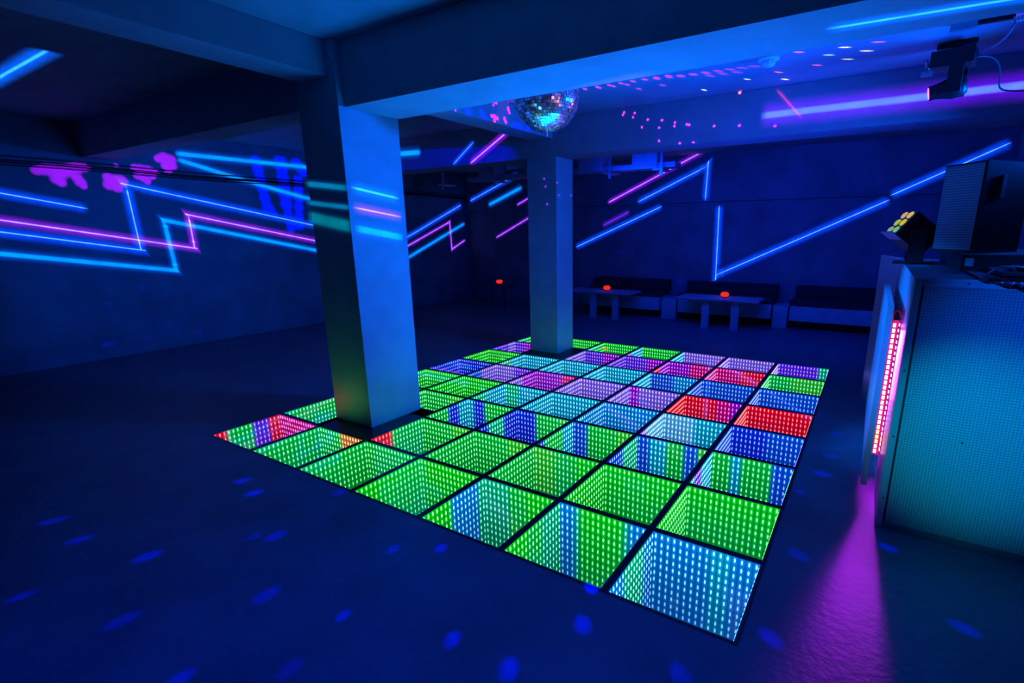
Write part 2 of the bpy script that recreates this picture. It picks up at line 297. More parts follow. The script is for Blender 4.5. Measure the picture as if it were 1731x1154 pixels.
GOBO={"mag": [[-6.75, 0.634, 3.888, 0.079], [-6.75, 0.75, 3.92, 0.103], [-6.75, 0.86, 3.908, 0.115], [-6.75, 0.982, 3.897, 0.128], [-6.75, 1.105, 3.93, 0.117], [-6.75, 1.234, 3.988, 0.107], [-6.75, 1.35, 4.01, 0.084], [-6.75, 0.92, 3.757, 0.105], [-6.75, 0.959, 3.68, 0.07], [-6.75, 1.219, 3.803, 0.083], [-6.75, 1.258, 3.713, 0.084], [-6.75, 1.293, 3.646, 0.06], [-6.75, 1.738, 3.844, 0.086], [-6.75, 1.732, 3.699, 0.099], [-6.75, 1.844, 3.756, 0.137], [-6.75, 1.942, 3.787, 0.113], [-6.75, 1.855, 3.647, 0.088], [-6.75, 2.248, 4.083, 0.076], [-6.75, 2.35, 4.042, 0.116], [-6.75, 2.48, 4.029, 0.117], [-6.75, 2.379, 3.895, 0.09], [-6.75, 2.274, 3.924, 0.077], [-6.75, 2.532, 3.945, 0.078], [-6.75, 2.433, 3.823, 0.065], [-6.75, 2.617, 4.041, 0.052], [-6.75, 2.735, 4.331, 0.078], [-6.75, 2.853, 4.344, 0.119], [-6.75, 2.968, 4.331, 0.106], [-6.75, 2.874, 4.193, 0.106], [-6.75, 2.994, 4.204, 0.08], [-6.75, 2.882, 4.103, 0.08], [-6.75, 1.918, 4.112, 0.037], [1.58, 4.509, 4.827, 0.033], [1.58, 4.446, 4.834, 0.023], [1.58, 4.573, 4.812, 0.024], [1.58, 4.489, 4.759, 0.019], [1.58, 4.811, 4.913, 0.029], [1.58, 4.895, 4.892, 0.019], [1.58, 4.907, 4.779, 0.034], [1.58, 4.939, 4.726, 0.029], [1.58, 4.51, 4.577, 0.043], [1.58, 4.43, 4.582, 0.028], [1.58, 4.591, 4.571, 0.029], [1.58, 4.506, 4.52, 0.029], [1.58, 4.794, 4.595, 0.034], [1.58, 4.826, 4.552, 0.029], [1.58, 3.534, 4.515, 0.017]], "blu": [[-6.75, 4.933, 4.51, 0.135], [-6.75, 4.96, 4.283, 0.136], [-6.75, 4.987, 4.054, 0.137], [-6.75, 5.014, 3.822, 0.139], [-6.75, 5.042, 3.588, 0.14], [-6.75, 5.071, 3.35, 0.141], [-6.75, 5.071, 3.35, 0.125], [-6.75, 5.08, 3.344, 0.125], [-6.75, 5.088, 3.339, 0.125], [-6.75, 5.097, 3.333, 0.125], [-6.75, 5.106, 3.327, 0.125], [-6.75, 5.115, 3.321, 0.126], [-6.75, 5.615, 4.611, 0.156], [-6.75, 5.615, 4.382, 0.157], [-6.75, 5.615, 4.152, 0.158], [-6.75, 5.615, 3.919, 0.159], [-6.75, 5.615, 3.685, 0.16], [-6.75, 5.614, 3.448, 0.161], [-6.75, 5.614, 3.448, 0.113], [-6.75, 5.623, 3.321, 0.113], [-6.75, 5.633, 3.194, 0.114], [-6.75, 5.642, 3.066, 0.114], [-6.75, 5.651, 2.937, 0.114], [-6.75, 5.66, 2.808, 0.115], [-6.75, 6.056, 4.107, 0.13], [-6.75, 6.029, 3.867, 0.13], [-6.75, 6.002, 3.624, 0.131], [-6.75, 5.974, 3.381, 0.132], [-6.75, 5.947, 3.136, 0.132], [-6.75, 5.919, 2.891, 0.133], [-6.75, 5.082, 3.428, 0.094], [-6.75, 5.108, 3.382, 0.094], [-6.75, 5.133, 3.337, 0.094], [-6.75, 5.159, 3.291, 0.094], [-6.75, 5.185, 3.246, 0.095], [-6.75, 5.21, 3.2, 0.095], [-6.75, 6.052, 4.58, 0.128], [-6.75, 6.088, 4.536, 0.129], [-6.75, 6.124, 4.493, 0.129], [-6.75, 6.16, 4.449, 0.129], [-6.75, 6.197, 4.405, 0.13], [-6.75, 6.233, 4.36, 0.13], [1.58, 3.821, 4.67, 0.053], [1.58, 3.828, 4.624, 0.053], [1.58, 3.835, 4.577, 0.053], [1.58, 3.842, 4.53, 0.054], [1.58, 3.849, 4.483, 0.054], [1.58, 4.166, 4.591, 0.037], [1.58, 4.195, 4.569, 0.037], [1.58, 4.224, 4.547, 0.037], [1.58, 4.253, 4.524, 0.037], [1.58, 4.283, 4.502, 0.037], [1.58, 5.382, 4.904, 0.051], [1.58, 5.416, 4.81, 0.051], [1.58, 5.45, 4.714, 0.051], [1.58, 5.485, 4.618, 0.052], [1.58, 5.52, 4.52, 0.052], [1.58, 5.053, 4.52, 0.05], [1.58, 5.107, 4.526, 0.05], [1.58, 5.162, 4.532, 0.05], [1.58, 5.217, 4.538, 0.051], [1.58, 5.273, 4.544, 0.051], [-1.708, 6.38, 4.509, 0.078], [-1.426, 6.38, 4.478, 0.077], [-1.151, 6.38, 4.448, 0.076], [-0.881, 6.38, 4.418, 0.076], [-1.399, 6.38, 4.355, 0.104], [-1.259, 6.38, 4.328, 0.103], [-1.119, 6.38, 4.3, 0.103], [-0.982, 6.38, 4.273, 0.102], [-1.168, 6.38, 4.222, 0.064], [-1.107, 6.38, 4.218, 0.064], [-1.047, 6.38, 4.214, 0.064], [-0.987, 6.38, 4.21, 0.064], [-0.396, 6.38, 4.33, 0.111], [-0.358, 6.38, 4.294, 0.111], [-0.32, 6.38, 4.258, 0.111], [-0.282, 6.38, 4.222, 0.111], [-0.272, 6.38, 4.407, 0.086], [-0.233, 6.38, 4.399, 0.086], [-0.194, 6.38, 4.392, 0.086], [-0.155, 6.38, 4.385, 0.085], [-2.84, 6.38, 4.298, 0.097], [-2.705, 6.38, 4.257, 0.096], [-2.57, 6.38, 4.216, 0.096], [-2.437, 6.38, 4.175, 0.096]]}

PAR = {'wall_left': wl, 'wall_back': wb, 'wall_back_lower': wbl, 'beam_two': b2, 'beam_one': b1, 'ceiling': ceil, 'pillar_x': p1, 'pillar_y': p1}
NRM = {'x': Vector((1, 0, 0)), 'y': Vector((0, -1, 0)), 'z': Vector((0, 0, -1))}
seen = {}
for par, ax, st, wd, pts in LINES:
    n = NRM[ax]; P = [Vector(p) for p in pts]
    k = seen.get(par, 0); seen[par] = k+1
    P = [p+n*(.0006*k) for p in P]
    cum = [0]
    for a, b in zip(P, P[1:]): cum.append(cum[-1]+(b-a).length)
    tot = cum[-1]; wd *= 1.35; bm = bmesh.new(); uvl = bm.loops.layers.uv.new('UVMap'); hw = wd/2
    # extra cuts near the ends for the fade
    pts2 = []
    for i in range(len(P)-1):
        pts2.append((P[i], cum[i]))
        L_ = cum[i+1]-cum[i]
        for q in ((.12, .5*L_, L_-.12) if L_ > .4 else (L_*.5,)): pts2.append((P[i]+(P[i+1]-P[i])*(q/L_), cum[i]+q))
    pts2.append((P[-1], tot))
    rows = []
    for i, (p, s) in enumerate(pts2):
        d0 = (pts2[i][0]-pts2[i-1][0]).normalized() if i else (pts2[1][0]-p).normalized()
        d1 = (pts2[i+1][0]-p).normalized() if i < len(pts2)-1 else d0
        s0, s1 = n.cross(d0), n.cross(d1); mt = (s0+s1).normalized(); w_ = hw/max(.3, mt.dot(s0))
        rows.append((bm.verts.new((p-mt*w_)*T), bm.verts.new((p+mt*w_)*T), min(s, tot-s)))
    for A, B in zip(rows, rows[1:]):
        f = bm.faces.new((A[0], B[0], B[1], A[1]))
        for lp, (u, v) in zip(f.loops, ((A[2], -1), (B[2], -1), (B[2], 1), (A[2], 1))): lp[uvl].uv = (u, v)
    me = bpy.data.meshes.new('neon_line'); bm.to_mesh(me); bm.free(); me.materials.append(line_mat(st))
    o = bpy.data.objects.new('neon_line', me); C.objects.link(o); o.parent = PAR[par]
    tag(o, {'m': 'fluorescent magenta painted line', 'd': 'dim fluorescent painted line', 'w': 'wide violet and blue painted line', 'r': 'thin red laser streak drawn as a painted strip'}.get(st[0], 'fluorescent blue painted line'))

# ------------------------------------------------------------------ infinity-mirror dance floor tiles
COL = dict(G=(.0, .62, .06), g=(.0, .72, .01), S=(.0, .26, 1), C=(.0, .42, .85), T=(.0, .55, .28), B=(.0, .03, 1), b=(.0, .09, 1),
           P=(.11, .02, 1), L=(.22, .13, 1), M=(.30, .0, .75), K=(.65, .0, .22), R=(.9, .0, .0), O=(.75, .22, .04), Y=(.03, .63, .03), W=(.12, .5, 1))
WORD = dict(G='green', g='bright green', S='sky blue', C='cyan', T='teal', B='deep blue', b='blue', P='purple', L='lavender', M='magenta', K='pink red', R='red', O='orange', Y='yellow green', W='pale blue')
# (left wall, right wall) colours of each tile, rows from the near edge, tiles from its left end
TILES = {
 0: ['R3G6P4R3|K16', 'G16|G8O8', 'G16|G16', 'g16|g16', 'g7S7T2|T6G4g6', 'g6G4T6|S3T1g8T1S3', 'S5T7S4|S9C3S4'],
 1: ['G16|G16', None, 'R6G10|G10Y6', 'G16|G10Y6', 'G16|Y5G6g5', 'g16|g16', 'g16|g16'],
 2: ['G16|G16', 'G16|G10Y6', 'G8B4C4|C2B4G10', 'B4T6B6|B6G7Y3', 'b3G8C5|b4G8Y4', 'b8T8|b3C4G4b3Y2', 'T3P5C8|G4C2G6b4'],
 3: ['g16|g16', 'g16|g16', 'T7C9|T5C11', 'C16|C16', 'C4S12|S16', 'L4W12|W8C8', 'b16|B8b8'],
 4: ['B16|B16', 'b8L8|L8P8', 'L8M8|M10K6', 'L16|L16', 'L16|M3L13', 'R16|R9K4M3', 'R16|R16'],
 5: ['g16|g16', 'T8C8|C16', 'C16|C16', 'C16|C16', 'C16|b8S8', 'S4b12|b16', 'b16|b16'],
 6: ['P12L4|P5M11', None, 'L16|P8M8', 'P16|P9M7', 'R7M9|M8K8', 'K16|K8R8', 'Y6G10|G7Y9'],
 7: ['T8G8|g16', 'G16|g16', 'T9G7|g16', 'L6C10|g16', 'C16|L16', 'L16|L16', 'L16|P13T3'],
}
def seq(t):
    o = []; i = 0
    while i < len(t):
        j = i+1
        while j < len(t) and t[j].isdigit(): j += 1
        o += [t[i]]*int(t[i+1:j]); i = j
    return o
def vc_emit(name, strength, white):
    m = bpy.data.materials.new(name); m.use_nodes = True; nt = m.node_tree; nt.nodes.clear(); N = nt.nodes.new
    o = N('ShaderNodeOutputMaterial'); e = N('ShaderNodeEmission'); a = N('ShaderNodeAttribute'); a.attribute_name = 'led_colour'
    mx = N('ShaderNodeMix'); mx.data_type = 'RGBA'; mx.inputs[0].default_value = white; mx.inputs[7].default_value = (1, 1, 1, 1)
    nt.links.new(a.outputs['Color'], mx.inputs[6]); nt.links.new(mx.outputs[2], e.inputs[0]); e.inputs[1].default_value = strength
    nt.links.new(e.outputs[0], o.inputs[0]); return m
M_led = vc_emit('led_chips', 4.4, .14); M_led.cycles.emission_sampling = 'NONE'
M_ledwall = vc_emit('led_glow_board', 1, 0); M_ledwall.cycles.emission_sampling = 'NONE'  # glow thrown on the board by the LEDs, put into its emission
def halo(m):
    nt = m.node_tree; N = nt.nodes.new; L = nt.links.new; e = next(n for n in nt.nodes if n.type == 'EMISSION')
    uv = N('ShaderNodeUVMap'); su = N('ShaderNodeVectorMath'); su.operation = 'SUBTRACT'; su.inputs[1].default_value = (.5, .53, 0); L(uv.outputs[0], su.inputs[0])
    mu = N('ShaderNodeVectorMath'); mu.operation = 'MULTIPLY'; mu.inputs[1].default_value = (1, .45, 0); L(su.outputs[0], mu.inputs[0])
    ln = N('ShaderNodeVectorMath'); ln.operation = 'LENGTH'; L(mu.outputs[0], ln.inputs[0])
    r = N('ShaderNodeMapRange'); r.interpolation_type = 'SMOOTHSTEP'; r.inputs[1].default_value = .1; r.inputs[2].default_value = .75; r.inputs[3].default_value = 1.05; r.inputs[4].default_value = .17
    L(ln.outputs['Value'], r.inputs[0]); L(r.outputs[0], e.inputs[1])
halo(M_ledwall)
def mirror(name, col):
    m = bpy.data.materials.new(name); m.use_nodes = True; nt = m.node_tree; nt.nodes.clear(); N = nt.nodes.new
    o = N('ShaderNodeOutputMaterial'); g = N('ShaderNodeBsdfGlossy'); g.inputs['Color'].default_value = (*col, 1); g.inputs['Roughness'].default_value = 0
    nt.links.new(g.outputs[0], o.inputs[0]); return m
M_mirror = mirror('silver_mirror', (.85, .85, .85))
def oneway():
    m = bpy.data.materials.new('half_silvered_glass'); m.use_nodes = True; nt = m.node_tree; nt.nodes.clear(); N = nt.nodes.new; L = nt.links.new
    o = N('ShaderNodeOutputMaterial'); ge = N('ShaderNodeNewGeometry')
    t1 = N('ShaderNodeBsdfTransparent'); t1.inputs[0].default_value = (.95, .97, 1, 1)
    g1 = N('ShaderNodeBsdfGlossy'); g1.inputs['Roughness'].default_value = .03; g1.inputs[0].default_value = (.9, .9, .9, 1)
    fr = N('ShaderNodeFresnel'); fr.inputs[0].default_value = 1.35
    top = N('ShaderNodeMixShader'); L(fr.outputs[0], top.inputs[0]); L(t1.outputs[0], top.inputs[1]); L(g1.outputs[0], top.inputs[2])
    t2 = N('ShaderNodeBsdfTransparent'); g2 = N('ShaderNodeBsdfGlossy'); g2.inputs['Roughness'].default_value = 0; g2.inputs[0].default_value = (.97, .97, .97, 1)
    low = N('ShaderNodeMixShader'); low.inputs[0].default_value = .965; L(t2.outputs[0], low.inputs[1]); L(g2.outputs[0], low.inputs[2])
    mx = N('ShaderNodeMixShader'); L(ge.outputs['Backfacing'], mx.inputs[0]); L(top.outputs[0], mx.inputs[1]); L(low.outputs[0], mx.inputs[2])
    L(mx.outputs[0], o.inputs[0]); return m
M_glass = oneway()
def colmesh(o, per_face):
    a = o.data.color_attributes.new('led_colour', 'FLOAT_COLOR', 'CORNER')
    for p in o.data.polygons:
        c = per_face[p.index]
        for q_, li in enumerate(p.loop_indices): a.data[li].color = (*(c[q_] if isinstance(c[0], tuple) else c), 1)
ORD = ['first', 'second', 'third', 'fourth', 'fifth', 'sixth', 'seventh', 'eighth']
D_ = .076; EDGE = .03
def strip(tile, p, q, cols, inward):
    """board along p->q with one row of LEDs, facing inward"""
    p = Vector((*p, 0)); q = Vector((*q, 0)); d = (q-p); n = len(cols); inn = Vector((*inward, 0))
    bm = bmesh.new(); pc = []; uvl = bm.loops.layers.uv.new('UVMap')
    for i in range(n):
        a, b = p+d*(i/n), p+d*((i+1)/n)
        vs = [bm.verts.new(v) for v in (a+Vector((0, 0, -D_)), b+Vector((0, 0, -D_)), b+Vector((0, 0, -.0004)), a+Vector((0, 0, -.0004)))]
        f = bm.faces.new(vs)
        for lp, q_ in zip(f.loops, ((0, 0), (1, 0), (1, 1), (0, 1))): lp[uvl].uv = q_
        av = lambda m_, n_: tuple((u_+v_)/2 for u_, v_ in zip(COL[cols[m_]], COL[cols[n_]]))
        cl_, cr_ = av(max(0, i-1), i), av(i, min(n-1, i+1)); pc.append((cl_, cr_, cr_, cl_))
    for v in bm.verts: v.co = v.co*T-world_loc(tile)
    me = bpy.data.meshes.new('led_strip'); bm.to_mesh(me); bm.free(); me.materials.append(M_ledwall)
    o = bpy.data.objects.new('led_strip', me); C.objects.link(o); o.parent = tile; colmesh(o, pc)
    # the tape: one ribbon with a raised lens per LED, all one connected piece
    bm = bmesh.new(); pc = []; uvl = bm.loops.layers.uv.new('UVMap'); zt, zb, zc = -.010, -.062, -.036; up = Vector((0, 0, 1)); du = d.normalized()
    tape = inn*.0008
    cols_v = [(bm.verts.new(p+d*(i/n)+up*zb+tape), bm.verts.new(p+d*(i/n)+up*zt+tape)) for i in range(n+1)]
    def uvof(v, i): return ((v.co-(p+d*(i/n))).dot(du)/(d.length/n), (v.co.z+D_)/D_)
    for i in range(n):
        c = p+d*((i+.5)/n)+up*zc+tape; A, B, C_, E_ = cols_v[i][0], cols_v[i+1][0], cols_v[i+1][1], cols_v[i][1]
        # eight-sided lens outline starting at the lower left, counter-clockwise
        an = [math.radians(a) for a in (202.5, 247.5, 292.5, 337.5, 22.5, 67.5, 112.5, 157.5)]
        rings = [[bm.verts.new(c+du*(math.cos(t)*.0082*k)+up*(math.sin(t)*.0225*k)+inn*h_) for t in an] for k, h_ in ((1, 0), (.9, .004), (.55, .0075))]
        e = rings[0]; K = [A, B, C_, E_]
        for k in range(4):
            fs = [bm.faces.new((K[k], e[(2*k+1) % 8], e[2*k])), bm.faces.new((K[k], K[(k+1) % 4], e[(2*k+2) % 8], e[(2*k+1) % 8]))]
            for f in fs:
                for lp in f.loops: lp[uvl].uv = uvof(lp.vert, i)
                pc.append(COL[cols[i]])
        for ra, rb in zip(rings, rings[1:]):
            for k in range(8):
                f = bm.faces.new((ra[k], ra[(k+1) % 8], rb[(k+1) % 8], rb[k])); f.material_index = 1; pc.append(COL[cols[i]])
        f = bm.faces.new(rings[-1]); f.material_index = 1; pc.append(COL[cols[i]])
    for v in bm.verts: v.co = v.co*T-world_loc(tile)
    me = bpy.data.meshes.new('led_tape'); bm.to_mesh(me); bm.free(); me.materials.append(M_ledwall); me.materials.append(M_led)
    o2 = bpy.data.objects.new('led_tape', me); C.objects.link(o2); o2.parent = o; colmesh(o2, pc)
for j, row in TILES.items():
    for i, code in enumerate(row):
        x0, x1, y0, y1 = i+.002, i+.998, j+.002, j+.998
        if (i, j) in ((0, 1), (0, 6)): x1 = .925
        if (i, j) == (1, 2): y0 = 2.237
        if (i, j) == (1, 7): y0 = 7.067
        pos = 'in the %s row back from the near edge, %s from its left end' % (ORD[j], ORD[i])
        if code is None:
            continue
        lc, rc = [seq(s) for s in code.split('|')]
        ks = []
        for c in lc+rc:
            if c not in ks: ks.append(c)
        ks.sort(key=lambda c: -(lc+rc).count(c))
        cw = WORD[ks[0]] if len(ks) == 1 else WORD[ks[0]]+' and '+WORD[ks[1]]
        t = empty('light_up_panel', ((x0+x1)/2, (y0+y1)/2, 0), cw+' mirrored tile, '+('%s row from the near edge, %s from the left' % (ORD[j], ORD[i])), 'floor tile', 'light-up mirrored tiles of the dance floor')
        e = EDGE; a0, a1, c0, c1 = x0+e, x1-e, y0+e, y1-e
        fr = MB()
        for A, B in (((x0, y0), (x1, c0)), ((x0, c1), (x1, y1)), ((x0, c0), (a0, c1)), ((a1, c0), (x1, c1))):
            fr.box((A[0], A[1], -D_-.01), (B[0], B[1], .002))
        fr.build('frame', M_frame, t)
        g = MB(); g.bm.faces.new([g.bm.verts.new(v) for v in ((a0, c0, 0), (a1, c0, 0), (a1, c1, 0), (a0, c1, 0))])
        go = g.build('glass_top', M_glass, t)
        b = MB().box((a0, c0, -D_-.01), (a1, c1, -D_)).build('mirror_base', M_mirror, t)
        strip(t, (a0+.003, c0), (a0+.003, c1), lc, (1, 0)); strip(t, (a0, c1-.003), (a1, c1-.003), rc, (0, -1))
        strip(t, (a1-.003, c0), (a1-.003, c1), rc[::-1], (-1, 0)); strip(t, (a0, c0+.003), (a1, c0+.003), lc, (0, 1))
tag(MB().prism([(1.002, 1.002), (1.998, 1.002), (1.998, 1.998), (1.725, 1.998), (1.725, 1.305), (1.002, 1.305)], -.02, .002).build('cover_plate', M_frame), 'black cover plate in the floor at the foot of the near pillar', 'cover plate')
tag(MB().prism([(1.002, 6.002), (1.998, 6.002), (1.998, 6.998), (1.665, 6.998), (1.665, 6.375), (1.002, 6.375)], -.02, .002).build('cover_plate', M_frame), 'black cover plate in the floor at the foot of the far pillar', 'cover plate')

# ------------------------------------------------------------------ disco ball
def ball_mat():
    m = bpy.data.materials.new('mirror_facets'); m.use_nodes = True; nt = m.node_tree; b = nt.nodes['Principled BSDF']
    a = nt.nodes.new('ShaderNodeAttribute'); a.attribute_name = 'tint'; nt.links.new(a.outputs['Color'], b.inputs['Base Color'])
    b.inputs['Metallic'].default_value = .9; b.inputs['Roughness'].default_value = .2; return m
BC = Vector((3.62, 3.0, 4.33)); BR = .415
ball = empty('disco_ball', (BC.x, BC.y, BC.z-BR), 'mirrored disco ball hanging from the ceiling behind the near beam', 'disco ball')
bm = bmesh.new(); tint = []; NR = 34
for a in range(NR):
    t0, t1 = -PI/2+PI*a/NR, -PI/2+PI*(a+1)/NR; tm = (t0+t1)/2; nn = max(6, int(2*NR*math.cos(tm)))
    for k in range(nn):
        f0, f1 = 2*PI*(k+.05)/nn, 2*PI*(k+.95)/nn; tt0, tt1 = t0+(t1-t0)*.05, t1-(t1-t0)*.05
        vs = [Vector((math.cos(t)*math.cos(f), math.cos(t)*math.sin(f), math.sin(t)))*BR for t, f in ((tt0, f0), (tt0, f1), (tt1, f1), (tt1, f0))]
        c = sum(vs, Vector())/4; ax = Vector((random.gauss(0, 1), random.gauss(0, 1), random.gauss(0, 1))).normalized(); R_ = Matrix.Rotation(random.gauss(0, .11), 3, ax)
        bm.faces.new([bm.verts.new(BC+c+R_@(v-c)) for v in vs]); g = random.choice([.4, .7, .9, .95]); tint.append((g, g, g))
for v in bm.verts: v.co = v.co*T-world_loc(ball)
me = bpy.data.meshes.new('mirror_facets'); bm.to_mesh(me); bm.free(); me.materials.append(ball_mat())
o = bpy.data.objects.new('mirror_facets', me); C.objects.link(o); o.parent = ball
ca = me.color_attributes.new('tint', 'FLOAT_COLOR', 'CORNER')
for p in me.polygons:
    for li in p.loop_indices: ca.data[li].color = (*tint[p.index], 1)
MB().ball(BC, BR*.985, seg=40, ring=24).build('core', M_black, ball)
MB().cyl(BC+Vector((0, 0, BR-.01)), (BC.x, BC.y, H-.06), .012).cyl(BC+Vector((0, 0, BR-.02)), BC+Vector((0, 0, BR+.03)), .05).build('hanger', M_chrome, ball)
MB().cyl((BC.x, BC.y, H-.07), (BC.x, BC.y, H), .08).build('motor', M_black, ball)
MB().cyl(BC-Vector((0, 0, BR-.01)), BC-Vector((0, 0, BR+.045)), .008).build('bottom_pin', M_chrome, ball)

# ------------------------------------------------------------------ ceiling fittings
sd = empty('smoke_detector', (5.93, 4.88, H), 'white round smoke detector on the blue ceiling between the beams', 'smoke detector')
MB().lathe([(0, 0), (.135, 0), (.135, -.025), (.12, -.035), (0, -.035)], 28, (5.93, 4.88, H)).build('base', M_white, sd)
h = MB().lathe([(0, -.035), (.085, -.035), (.085, -.075), (.07, -.1), (0, -.105)], 24, (5.93, 4.88, H))
for k in range(10):
    a = 2*PI*k/10; h.cyl((5.93+.083*math.cos(a), 4.88+.083*math.sin(a), H-.04), (5.93+.083*math.cos(a), 4.88+.083*math.sin(a), H-.08), .008, n=6)
h.build('head', M_white, sd)

MH = Vector((8.0, 5.5, 0))
mh = empty('moving_head_light', (8.0, 5.5, 4.36), 'black moving-head stage light hanging from the ceiling at the upper right', 'stage light')
Rz = Matrix.Translation((8.0, 5.5, 0)) @ Matrix.Rotation(math.radians(-12), 4, 'Z')
MB().box((-.23, -.17, 4.60), (.21, .17, 4.78), Rz, bev=.02).build('base', M_black, mh)
cl = MB().box((-.05, -.05, 4.78), (.05, .05, H), Rz).box((-.2, -.03, 4.83), (.2, .03, H), Rz); cl.build('clamp', M_black, mh)
MB().box((-.06, -.2, 4.58), (.14, .2, 4.615), Rz).box((-.02, -.205, 4.28), (.13, -.15, 4.6), Rz, bev=.012).box((-.02, .15, 4.28), (.13, .205, 4.6), Rz, bev=.012).build('yoke', M_black, mh)
hd = Matrix.Translation((8.03, 5.5, 4.37)) @ Matrix.Rotation(math.radians(-100), 4, 'Y')
head = MB().lathe([(0, -.13), (.10, -.13), (.13, -.08), (.13, .02), (.1, .12), (.085, .2), (.085, .245), (0, .245)], 24, (0, 0, 0), hd).build('head', M_black, mh)
MB().lathe([(0, .247), (.07, .247), (.065, .256), (0, .262)], 20, (0, 0, 0), hd).build('lens', emis('magenta_lens', (1, .25, .8), 1.6), head)
MB().cyl((7.74, 5.42, 4.58), (7.70, 5.40, 4.70), .02).box((7.67, 5.36, 4.52), (7.79, 5.46, 4.56)).build('safety_hook', M_steel, mh)
bt = empty('ceiling_light_bar', (7.95, 4.79, H), 'short pale light bar on the ceiling above the moving-head light', 'ceiling lamp')
MB().box((7.86, 4.72, H-.07), (8.1, 4.82, H), bev=.01).build('housing', M_steel, bt)
MB().box((8.1, 4.75, H-.05), (8.42, 4.81, H-.01), bev=.01).build('arm', M_black, bt)
co = MB()
for k in range(5): co.box((8.40+.03*k, 4.73, H-.085), (8.422+.03*k, 4.77, H-.04))
co.build('terminal_block', M_white, bt)
def bez(a, b, c, d, n=14):
    a, b, c, d = map(Vector, (a, b, c, d))
    return [a*(1-t)**3+b*3*t*(1-t)**2+c*3*t*t*(1-t)+d*t**3 for t in [i/n for i in range(n+1)]]
tag(MB().tube(bez((8.42, 4.74, 4.80), (8.4, 4.8, 4.6), (8.25, 5.2, 4.66), (8.16, 5.40, 4.72)), .010).build('power_cable', M_cable), 'pale cable drooping from the ceiling light bar to the moving-head light', 'cable')
tag(MB().tube(bez((8.2, 5.5, 4.68), (8.42, 5.6, 4.72), (8.5, 5.75, 4.62), (8.52, 5.9, 4.45))+bez((8.52, 5.9, 4.45), (8.54, 6.0, 4.33), (8.62, 6.3, 4.36), (9.9, 6.355, 4.42))[1:], .010).build('power_cable', M_cable), 'pale cable looping down from the moving-head light to the far beam', 'cable')

# duct hung at the back under the ceiling
DY = 9.4
dt = empty('ventilation_duct', (0, DY, 4.3), 'metal ventilation duct with square joints hung beyond the far beam', 'duct')
dm = MB()
dm.box((-3.2, DY-.22, 4.12), (3.2, DY+.22, 4.24), bev=.01); dm.build('duct_run', M_duct, dt)
for x in (-2.4, -.75, .95, 2.45):
    MB().box((x-.32, DY-.27, 4.14), (x+.32, DY+.25, 4.52), bev=.012).build('damper_box', M_duct, dt)
for x in (-4.1, -2.1, -.2, 1.55, 2.9):
    MB().box((x-.03, DY-.32, 4.02), (x+.03, DY-.28, 4.88)).box((x-.22, DY-.31, 4.06), (x+.03, DY+.25, 4.10)).box((x-.02, DY-.36, 3.93), (x+.05, DY-.32, 4.08)).build('bracket', M_steel, dt)

# cables along the left wall
for z0, z1, r, lb in ((4.12, 4.06, .014, 'thin dark cable along the left wall, topmost of the three'), (4.03, 3.98, .03, 'thick dark cable along the left wall, middle of the three'), (3.955, 3.93, .014, 'thin dark cable along the left wall, lowest of the three')):
    tag(MB().tube([(-6.70, y, z0+(z1-z0)*(y+5)/18+.012*math.sin(y*1.3)) for y in [-5+.6*k for k in range(31)]], r).build('wall_cable', M_black), lb, 'cable')

# ------------------------------------------------------------------ tables, lamps and benches at the back
M_table = mat('table_top', (.35, .38, .45), .5)
def table(x0, x1, lx, label):
    t = empty('low_table', ((x0+x1)/2, 11.25, 0), label, 'table', 'low tables at the back')
    MB().box((x0, 10.95, .80), (x1, 11.75, .86), bev=.008).build('tabletop', M_table, t)
    for a in lx:
        MB().box((a, 11.1, 0), (a+.2, 11.2, .80)).build('leg', M_table, t)
table(2.82, 5.03, (3.5, 4.3), 'low table with flat legs before the middle bench, under the V-shaped line')
table(-.85, 1.40, (-.05, .72), 'low table with flat legs just right of the far pillar')
M_cloth = mat('dark_tabletop', (.04, .05, .07), .5)
t = empty('side_table', (-3.72, 11.25, 0), 'small dark table in the gloom between the two pillars', 'table')
MB().lathe([(0, .82), (.42, .82), (.42, .86), (0, .86)], 28, (-3.72, 11.25, 0)).build('tabletop', M_cloth, t)
for a in (-.25, .25): MB().cyl((-3.72+a, 11.1, 0), (-3.72+a, 11.1, .82), .02, n=8).build('leg', M_cloth, t)
MB().cyl((-3.72, 11.5, 0), (-3.72, 11.5, .82), .02, n=8).build('leg', M_cloth, t)
M_red = mat('red_glass', (.8, .03, .03), .15)
M_redglow = emis('candle_glow', (1, .03, .02), .9)
def lamp(x, y, label, z=.86, s=1):
    l = empty('candle_lamp', (x, y, z), label, 'table lamp', 'red candle lamps')
    MB().lathe([(0, 0), (.07*s, 0), (.075*s, .02), (.03*s, .03), (.0, .035)], 18, (x, y, z)).build('base', M_black, l)
    MB().lathe([(.05*s, .03), (.10*s, .06), (.115*s, .10), (.09*s, .145), (.05*s, .165), (.045*s, .165), (.0, .16)], 20, (x, y, z)).build('glass_globe', M_redglow, l)
    MB().lathe([(.0, .165), (.05*s, .165), (.04*s, .19), (0.012, .20), (.012, .225), (0, .225)], 14, (x, y, z)).build('cap', M_red, l)
lamp(4.08, 11.2, 'small red glowing candle lamp on the table under the V-shaped line')
lamp(.49, 11.2, 'small red glowing candle lamp on the table right of the far pillar')
lamp(-3.72, 11.2, 'small red glowing candle lamp on the dark table between the pillars')
